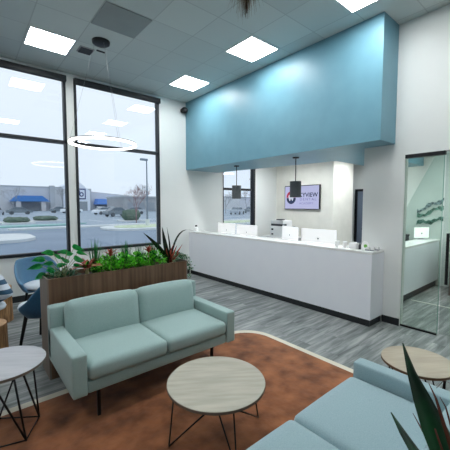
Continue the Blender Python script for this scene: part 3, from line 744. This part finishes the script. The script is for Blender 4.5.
bk = Vector((sin(radians(40.1)), cos(radians(40.1)), 0))
st = bmesh.new()
# (sideways, depth, height) of leaf base; sideways/up direction of the blade
specs = [(.10, .02, .30, .9, .10, .15, .12), (.04, .0, .24, .7, .35, .13, .10), (-.10, .03, .25, -.9, .25, .15, .12), (-.16, -.02, .20, -1, .1, .14, .11),
         (-.20, .0, .13, -1, .05, .15, .11), (.13, -.02, .19, .9, .3, .16, .13), (-.04, .05, .20, -.6, .5, .13, .10), (-.02, -.04, .13, .5, .3, .12, .09),
         (-.14, -.05, .06, -1, -.25, .13, .11), (.09, .05, .12, 1, .2, .13, .09), (-.06, -.05, .09, -.7, .2, .11, .09), (.03, .04, .16, -.3, .6, .12, .09),
         (-.22, .04, .19, -1, .0, .12, .09), (.06, -.04, .27, -.8, .3, .11, .09), (-.08, -.03, .16, -1, .2, .11, .09), (.13, .03, .25, 1, .0, .12, .08), (-.13, .0, .10, .8, .2, .10, .08), (.02, -.05, .20, .8, -.1, .11, .09)]
for sx_, dp, hz, ds, du, L_, W_ in specs:
    c_ = rtv*sx_*1.12+bk*dp+Vector((0, 0, hz*1.08)); dd_ = rtv*ds+Vector((0, 0, du))+bk*(rn.uniform(-.5, .1))
    obj('leaf', spade_leaf(c_, dd_, L_*.86, W_*.74, .3), M['spade'], t, True)
    mid = c_*.45+Vector((0, 0, hz*.15)); path(st, [Vector((0, 0, -.01)), mid, c_], .0025, 5)
obj('stem', st, M['stem'], t)

# dracaena with dark arching blades
t = thing('dracaena', 'dark spiky dracaena with long arching blades at the right end of the planter', 'plant', (2.03, 3.52, SZ0))
def arch(p0, p1, p2, w_, m_, n=9):
    bm = bmesh.new(); pts = []; ws = []
    for i in range(n+1):
        s = i/n; p = Vector(p0)*(1-s)**2+Vector(p1)*2*s*(1-s)+Vector(p2)*s*s; pts.append(p); ws.append(max(.0008, w_*min(1, (s+.15)*3.)*(1-s**3)))
    ribbon(bm, pts, ws, .25, side=(.766, -.643, 0)); return obj('leaf', bm, m_, t, True)
for q in (((0, 0, 0), (-.14, 0, .26), (-.37, .0, .43), .036, 'dark'), ((0, 0, 0), (-.06, .0, .2), (-.12, -.02, .49), .034, 'dark'),
          ((0, 0, 0), (.02, 0, .2), (-.03, .02, .48), .013, 'dark'), ((0, 0, 0), (.08, 0, .52), (.32, -.05, .42), .013, 'dark'),
          ((0, 0, 0), (.08, 0, .1), (.18, -.02, .25), .013, 'red'), ((0, 0, 0), (.05, 0, .14), (.09, -.03, .24), .013, 'red'), ((0, 0, 0), (-.02, 0, .14), (.02, -.06, .26), .014, 'red'),
          ((0, 0, 0), (-.05, 0, .12), (-.08, -.05, .22), .013, 'red'), ((0, 0, 0), (.04, -.05, .08), (.10, -.08, .16), .013, 'red'), ((0, 0, 0), (-.04, -.05, .08), (-.02, -.1, .15), .013, 'red'),
          ((0, 0, 0), (-.08, 0, .1), (-.15, -.02, .22), .012, 'dark')):
    arch(q[0], q[1], q[2], q[3], M[q[4]])
bm = bmesh.new(); tube(bm, (0, 0, -.04), (0, 0, .04), .02, .014); obj('stem', bm, M['red'], t)
# trailing ivy
t = thing('trailing_ivy', 'trailing green ivy spilling over the right end of the planter', 'plant', (2.15, 3.53, SZ0))
bm = bmesh.new(); sb_ = bmesh.new()
for k in range(22):
    y = rn.uniform(-.14, .12); out = rn.uniform(.02, .12); dn = rn.uniform(.05, .26)
    ctrl = [Vector((-.10+rn.uniform(-.1, .05), y, 0)), Vector((-.02, y, .13)), Vector((.05+out*.6, y+rn.uniform(-.03, .03), .08)), Vector((.06+out, y, -dn*.5)), Vector((.05+out*.8, y, -dn))]
    path(sb_, ctrl, .0015, 4)
    for i in range(40):
        s = rn.random()*3.999; j = int(s); p = ctrl[j].lerp(ctrl[j+1], s-j)+Vector((rn.gauss(0, .015), rn.gauss(0, .015), rn.gauss(0, .012)))
        d_ = Vector((rn.uniform(-.3, 1), rn.gauss(0, .7), rn.uniform(-.6, .7))).normalized(); l = rn.uniform(.018, .034)
        ribbon(bm, [p, p+d_*l*.5, p+d_*l], [.003, l*.4, .0006], .3)
obj('foliage', bm, M['ivy'], t); obj('stem', sb_, M['stem'], t)

# ------------------------------------------------------------------ near planter with the big snake leaves
t = thing('pot_planter', 'walnut planter of the foreground snake plant, below the view', 'planter', (.66, .02, 0))
bm = bmesh.new(); box(bm, -.20, .22, -.22, .095, 0, .93, .006); obj('body', bm, M['planter'], t)
bm = bmesh.new(); box(bm, -.18, .20, -.20, .08, .931, .945); obj('soil', bm, M['soil'], t)
t = thing('snake_plant', 'snake plant with a large dark pointed leaf in the lower right foreground', 'plant', (0, 0, 0))
blades = [
 ([(0.961, 0.339, 1.32, 0.0015), (0.927, 0.301, 1.261, 0.0124), (0.897, 0.261, 1.214, 0.025), (0.866, 0.222, 1.17, 0.033), (0.836, 0.182, 1.123, 0.034), (0.807, 0.14, 1.065, 0.0237), (0.777, 0.1, .99, 0.016), (.76, .07, .94, .012)], 'snake'),
 ([(0.926, 0.351, 1.12, 0.0015), (0.884, 0.303, 1.108, 0.0095), (0.841, 0.257, 1.104, 0.0138), (0.799, 0.21, 1.089, 0.0149), (0.761, 0.155, 1.04, 0.0126), (.72, .08, .94, .01)], 'snake')]
for pts, mk in blades:
    bm = bmesh.new(); ribbon(bm, [p[:3] for p in pts], [p[3] for p in pts], .22, side=(.766, -.643, 0)); o_ = obj('leaf', bm, M[mk], t, True)
    md = o_.modifiers.new('thick', 'SOLIDIFY'); md.thickness = .002
reds = [[(0.92, 0.293, 1.151, 0.0014), (0.886, 0.255, 1.133, 0.0045), (0.847, 0.221, 1.124, 0.006), (0.812, 0.183, 1.1, 0.0068), (0.782, 0.138, 1.04, 0.0063), (.75, .05, .94, .004)],
 [(0.957, 0.269, 1.233, 0.0014), (0.913, 0.239, 1.223, 0.0052), (0.867, 0.211, 1.201, 0.0073), (0.822, 0.18, 1.168, 0.0079), (0.786, 0.136, 1.061, 0.0063), (.75, .04, .94, .004)],
 [(0.921, 0.233, 1.226, 0.0013), (0.874, 0.208, 1.232, 0.003), (0.824, 0.182, 1.213, 0.0045), (0.788, 0.138, 1.103, 0.0052), (.75, .04, .94, .004)],
 [(0.903, 0.243, 1.171, 0.0013), (0.853, 0.22, 1.172, 0.0036), (0.808, 0.191, 1.157, 0.0045), (0.773, 0.147, 1.061, 0.0052), (.75, .04, .94, .004)],
 [(0.971, 0.255, 1.219, 0.0016), (0.931, 0.228, 1.269, 0.0019), (0.887, 0.201, 1.288, 0.0024), (0.84, 0.174, 1.269, 0.0034), (0.798, 0.134, 1.166, 0.0042), (.76, .04, .94, .004)]]
t = thing('reddish_grass_plant', 'thin reddish arching blades beside the big dark leaf in the lower right corner', 'plant', (0, 0, 0))
for pts in reds:
    bm = bmesh.new(); ribbon(bm, [p[:3] for p in pts], [p[3]*.62 for p in pts], .3, side=(.766, -.643, 0)); obj('leaf', bm, M['redgreen'], t, True)

# ------------------------------------------------------------------ outdoors (street side, ground at -0.15)
G = -.15
E = {}  # outdoor colours paled and greyed, with the haze mixed in
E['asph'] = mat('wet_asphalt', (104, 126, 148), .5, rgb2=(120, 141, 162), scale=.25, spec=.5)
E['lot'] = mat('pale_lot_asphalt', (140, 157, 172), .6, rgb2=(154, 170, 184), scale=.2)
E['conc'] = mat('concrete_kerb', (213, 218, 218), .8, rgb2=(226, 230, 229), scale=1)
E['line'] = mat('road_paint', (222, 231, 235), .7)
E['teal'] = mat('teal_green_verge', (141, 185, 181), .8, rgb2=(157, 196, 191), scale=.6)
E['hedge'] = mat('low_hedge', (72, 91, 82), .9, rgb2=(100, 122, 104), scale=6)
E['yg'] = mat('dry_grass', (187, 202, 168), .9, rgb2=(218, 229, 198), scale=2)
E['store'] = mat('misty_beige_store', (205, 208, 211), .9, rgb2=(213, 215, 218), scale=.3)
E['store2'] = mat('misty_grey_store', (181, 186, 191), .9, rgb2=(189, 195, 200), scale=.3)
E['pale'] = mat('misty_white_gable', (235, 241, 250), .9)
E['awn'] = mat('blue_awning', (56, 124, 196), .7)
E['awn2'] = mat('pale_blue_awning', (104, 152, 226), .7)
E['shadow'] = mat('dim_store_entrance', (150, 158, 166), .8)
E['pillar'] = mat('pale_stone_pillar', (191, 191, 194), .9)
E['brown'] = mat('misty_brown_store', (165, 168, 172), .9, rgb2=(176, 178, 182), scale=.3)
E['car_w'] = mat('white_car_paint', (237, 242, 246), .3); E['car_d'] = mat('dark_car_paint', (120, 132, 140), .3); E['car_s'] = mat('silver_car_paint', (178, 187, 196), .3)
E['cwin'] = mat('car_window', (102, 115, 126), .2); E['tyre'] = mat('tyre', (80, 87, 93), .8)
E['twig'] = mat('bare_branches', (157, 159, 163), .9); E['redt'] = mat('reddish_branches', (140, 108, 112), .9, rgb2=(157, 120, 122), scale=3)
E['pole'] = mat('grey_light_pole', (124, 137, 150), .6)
bm = bmesh.new(); box(bm, -260, 420, WY+.2, 460, G-.3, G); struct(obj('ground_outside', bm, E['lot']), 'pale misty asphalt of the car park', 'ground')
def slab(name, pts, z, m_, lab, cat):
    bm = bmesh.new(); prism(bm, pts, G, G+z); return tag(obj(name, bm, m_), lab, cat)
bm = bmesh.new(); prism(bm, [(-60, 7.2), (160, 7.2), (160, 27), (-60, 27)], G, G+.012); struct(obj('road_outside', bm, E['asph']), 'blue grey wet road outside the windows', 'road')
slab('verge_strip', [(-20, 29.8), (7.5, 31.2), (9.5, 33), (-20, 32.2)], .10, E['teal'], 'teal green verge strip across the road at the left window', 'verge')
slab('kerb_strip', [(2.5, 27.2), (60, 27.2), (60, 28.2), (2.5, 28.2)], .12, E['conc'], 'long pale kerb on the far side of the road', 'kerb')
slab('kerb_island', rrect(-5, 2.95, 18.2, 22.6, 1.4), .16, E['conc'], 'pale rounded concrete kerb island outside the left window', 'kerb')
o = slab('kerb_island', rrect(7.9, 30, 21.2, 25.8, 2), .16, E['conc'], 'pale kerb island with yellowish grass outside the middle window', 'kerb')
bm = bmesh.new(); prism(bm, rrect(8.9, 29, 22.1, 25.0, 1.3), G+.16, G+.20); obj('grass_bed', bm, E['yg'], o)
for i in range(14):
    x = 12+i*3.1
    bm = bmesh.new(); prism(bm, [(x, 36), (x+.14, 36), (x+.14, 41), (x, 41)], G, G+.012)
    tag(obj('bay_line', bm, E['line']), 'white painted parking bay line in the car park', 'road marking', 'parking bay lines')
def hedge(label, x0, x1, y, h, d=1.6):
    t = thing('hedge', label, 'hedge', ((x0+x1)/2, y, G), 0, 'low hedges in the car park'); r_ = random.Random(int(x0*10)); w_ = (x1-x0)/2
    bm = bmesh.new(); bmesh.ops.create_icosphere(bm, subdivisions=4, radius=1)
    for v_ in bm.verts:
        p = v_.co.copy(); k = 1+.16*noise.noise(p*3+Vector((x0, 0, 0)))+.07*noise.noise(p*9)
        v_.co = Vector((math.copysign(abs(p.x)**.6, p.x)*w_*k, p.y*d*k, max(-.05, (p.z*.5+.5)*h*k)))
    obj('foliage', bm, E['hedge'], t, True)
    bm = bmesh.new(); box(bm, -w_-.3, w_+.3, -d-.2, d+.2, 0, .12); obj('kerb', bm, E['conc'], t)
hedge('low hedge left of its twin, outside the left window', 3.1, 5.3, 38.5, .62); hedge('low hedge right of its twin, near the white pier', 6.1, 8.5, 41.2, .60)
hedge('taller clipped hedge outside the middle window beside the red tree', 13.9, 15.9, 34.6, 1.35, .9)

def car(label, loc, rz, paint):
    t = thing('car', label, 'car', loc, rz, 'parked cars')
    bm = bmesh.new(); prism(bm, [(-2.2, .35), (2.2, .35), (2.25, .7), (2.1, .88), (1.1, .96), (-1.5, .98), (-2.15, .92), (-2.25, .6)], -.88, .88, 'y'); bmesh.ops.bevel(bm, geom=bm.edges[:], offset=.05, segments=2, affect='EDGES'); obj('body', bm, paint, t, 'auto')
    bm = bmesh.new(); prism(bm, [(1.15, .95), (.45, 1.40), (-.95, 1.43), (-1.75, .96)], -.72, .72, 'y'); obj('window', bm, E['cwin'], t)
    bm = bmesh.new(); prism(bm, [(.45, 1.40), (.35, 1.47), (-.85, 1.50), (-.95, 1.43)], -.70, .70, 'y'); obj('roof', bm, paint, t)
    for x in (-1.35, 1.35):
        for y in (-.86, .86):
            bm = bmesh.new(); tube(bm, (x, y-.08, .33), (x, y+.08, .33), .33, n=20); obj('wheel', bm, E['tyre'], t, 'auto')
    return t
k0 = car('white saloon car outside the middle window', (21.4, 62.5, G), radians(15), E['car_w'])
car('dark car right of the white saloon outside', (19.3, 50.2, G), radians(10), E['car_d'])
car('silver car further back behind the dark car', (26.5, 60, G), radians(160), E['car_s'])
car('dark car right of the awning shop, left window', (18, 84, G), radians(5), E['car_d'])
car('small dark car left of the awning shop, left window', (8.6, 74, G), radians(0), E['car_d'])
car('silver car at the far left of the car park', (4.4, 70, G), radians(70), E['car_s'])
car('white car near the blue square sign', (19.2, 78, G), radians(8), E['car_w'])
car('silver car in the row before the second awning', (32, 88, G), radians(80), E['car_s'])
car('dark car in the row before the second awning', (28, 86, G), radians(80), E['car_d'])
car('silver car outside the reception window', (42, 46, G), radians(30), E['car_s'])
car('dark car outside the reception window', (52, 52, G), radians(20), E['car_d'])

# buildings
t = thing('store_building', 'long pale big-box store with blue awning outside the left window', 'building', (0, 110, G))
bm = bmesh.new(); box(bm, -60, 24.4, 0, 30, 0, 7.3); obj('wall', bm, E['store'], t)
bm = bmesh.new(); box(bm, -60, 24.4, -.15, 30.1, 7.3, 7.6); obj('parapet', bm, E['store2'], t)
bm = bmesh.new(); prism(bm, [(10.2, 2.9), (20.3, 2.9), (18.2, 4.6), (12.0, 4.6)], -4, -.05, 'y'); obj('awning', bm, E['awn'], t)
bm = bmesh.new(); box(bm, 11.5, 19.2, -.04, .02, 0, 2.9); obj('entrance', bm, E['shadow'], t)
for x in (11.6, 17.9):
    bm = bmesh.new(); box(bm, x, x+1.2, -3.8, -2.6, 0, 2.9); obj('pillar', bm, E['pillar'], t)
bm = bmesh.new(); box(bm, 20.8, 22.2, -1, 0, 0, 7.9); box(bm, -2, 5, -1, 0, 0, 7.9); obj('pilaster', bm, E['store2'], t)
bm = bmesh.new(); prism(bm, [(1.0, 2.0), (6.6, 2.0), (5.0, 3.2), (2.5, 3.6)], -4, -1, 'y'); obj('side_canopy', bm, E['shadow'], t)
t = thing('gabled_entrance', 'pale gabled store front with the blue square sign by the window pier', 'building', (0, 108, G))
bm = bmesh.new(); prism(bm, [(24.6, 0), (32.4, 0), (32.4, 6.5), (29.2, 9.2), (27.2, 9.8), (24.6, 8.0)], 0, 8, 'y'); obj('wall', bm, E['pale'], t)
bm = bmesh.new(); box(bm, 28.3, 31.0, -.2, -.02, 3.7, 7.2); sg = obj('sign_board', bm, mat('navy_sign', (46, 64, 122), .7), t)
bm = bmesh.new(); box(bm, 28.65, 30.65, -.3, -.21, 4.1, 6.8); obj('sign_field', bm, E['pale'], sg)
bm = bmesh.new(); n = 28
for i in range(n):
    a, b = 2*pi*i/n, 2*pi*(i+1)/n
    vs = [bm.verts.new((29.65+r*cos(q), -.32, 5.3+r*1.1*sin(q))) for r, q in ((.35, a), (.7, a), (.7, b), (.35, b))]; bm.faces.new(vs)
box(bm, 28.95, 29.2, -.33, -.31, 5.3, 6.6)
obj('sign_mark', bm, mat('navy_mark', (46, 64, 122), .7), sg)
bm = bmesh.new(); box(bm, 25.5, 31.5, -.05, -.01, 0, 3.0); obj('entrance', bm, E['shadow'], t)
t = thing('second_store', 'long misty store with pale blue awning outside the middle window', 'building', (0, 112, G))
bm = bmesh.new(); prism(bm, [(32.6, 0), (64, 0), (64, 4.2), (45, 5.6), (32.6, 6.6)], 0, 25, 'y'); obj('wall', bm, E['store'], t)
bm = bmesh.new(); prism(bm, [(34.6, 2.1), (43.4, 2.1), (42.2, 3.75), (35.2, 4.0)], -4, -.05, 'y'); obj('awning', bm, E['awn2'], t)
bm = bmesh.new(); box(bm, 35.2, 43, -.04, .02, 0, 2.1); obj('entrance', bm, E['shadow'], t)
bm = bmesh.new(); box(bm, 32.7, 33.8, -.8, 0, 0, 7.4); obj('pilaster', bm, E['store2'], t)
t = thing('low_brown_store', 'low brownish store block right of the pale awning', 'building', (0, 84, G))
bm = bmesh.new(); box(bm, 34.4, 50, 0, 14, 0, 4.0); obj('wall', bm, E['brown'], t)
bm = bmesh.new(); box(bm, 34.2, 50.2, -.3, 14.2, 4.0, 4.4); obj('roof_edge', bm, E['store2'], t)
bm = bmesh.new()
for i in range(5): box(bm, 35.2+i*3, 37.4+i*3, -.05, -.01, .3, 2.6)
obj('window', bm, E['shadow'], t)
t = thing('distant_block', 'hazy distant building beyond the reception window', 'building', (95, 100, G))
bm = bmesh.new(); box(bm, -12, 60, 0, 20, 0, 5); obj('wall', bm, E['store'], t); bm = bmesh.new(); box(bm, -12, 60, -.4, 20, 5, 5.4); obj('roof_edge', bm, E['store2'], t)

def tree(label, loc, h, m_, seed, group='bare trees outside', spread=.5, r0=.12, levels=5):
    t = thing('bare_tree', label, 'tree', loc, 0, group); r_ = random.Random(seed); bt = bmesh.new(); bb = bmesh.new()
    tube(bt, (0, 0, 0), (0, 0, h*.3), r0, r0*.8, 8, False)
    def grow(p, d, L_, r, lv):
        q = p+d*L_; tube(bb, p, q, r, r*.6, 4, False)
        if lv == 0: return
        for i in range(3 if lv > 1 else 4):
            nd = (d+Vector((r_.gauss(0, spread), r_.gauss(0, spread), r_.uniform(-.05, .45)))).normalized(); grow(q, nd, L_*r_.uniform(.6, .85), r*.62, lv-1)
    for i in range(4): grow(Vector((0, 0, h*.28)), Vector((r_.gauss(0, .4), r_.gauss(0, .4), 1)).normalized(), h*.24, r0*.6, levels-1)
    obj('trunk', bt, m_, t); obj('branches', bb, m_, t)
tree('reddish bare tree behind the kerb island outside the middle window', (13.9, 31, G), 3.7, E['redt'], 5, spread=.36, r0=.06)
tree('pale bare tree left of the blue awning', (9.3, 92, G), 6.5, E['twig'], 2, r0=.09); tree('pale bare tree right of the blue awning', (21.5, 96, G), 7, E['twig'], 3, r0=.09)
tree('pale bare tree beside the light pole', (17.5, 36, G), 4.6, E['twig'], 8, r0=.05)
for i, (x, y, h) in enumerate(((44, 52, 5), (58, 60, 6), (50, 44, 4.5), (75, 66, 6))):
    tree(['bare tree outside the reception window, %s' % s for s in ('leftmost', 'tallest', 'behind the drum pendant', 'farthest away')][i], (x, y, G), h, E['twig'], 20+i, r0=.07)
def pole(label, x, y, h, m_=None):
    t = thing('light_pole', label, 'lamp post', (x, y, G+(.2 if y < 25 else 0)), 0, 'car park light poles')
    bm = bmesh.new(); tube(bm, (0, 0, .5), (0, 0, h), .09*h/7, .06*h/7, 10); obj('pole', bm, E['pole'], t)
    bm = bmesh.new(); tube(bm, (0, 0, 0), (0, 0, .5), .22*h/7, n=16); obj('base', bm, E['conc'], t)
    bm = bmesh.new(); box(bm, -.7*h/7, .05, -.12, .12, h-.05, h+.1); obj('lamp_head', bm, E['pole'], t)
pole('tall light pole near the right frame of the middle window', 11.55, 23.6, 5.3); pole('light pole left of the white window pier', 21.5, 86, 11)
pole('light pole seen in the reception window', 62, 62, 9)

# ------------------------------------------------------------------ render look
sc = bpy.context.scene
sc.view_settings.view_transform = 'Standard'; sc.view_settings.look = 'None'; sc.view_settings.exposure = 0.0; sc.view_settings.gamma = 1.0
sc.cycles.max_bounces = 10; sc.cycles.transparent_max_bounces = 16; sc.cycles.diffuse_bounces = 5
sc.cycles.sample_clamp_indirect = 6
sc.cycles.caustics_reflective = False; sc.cycles.caustics_refractive = False
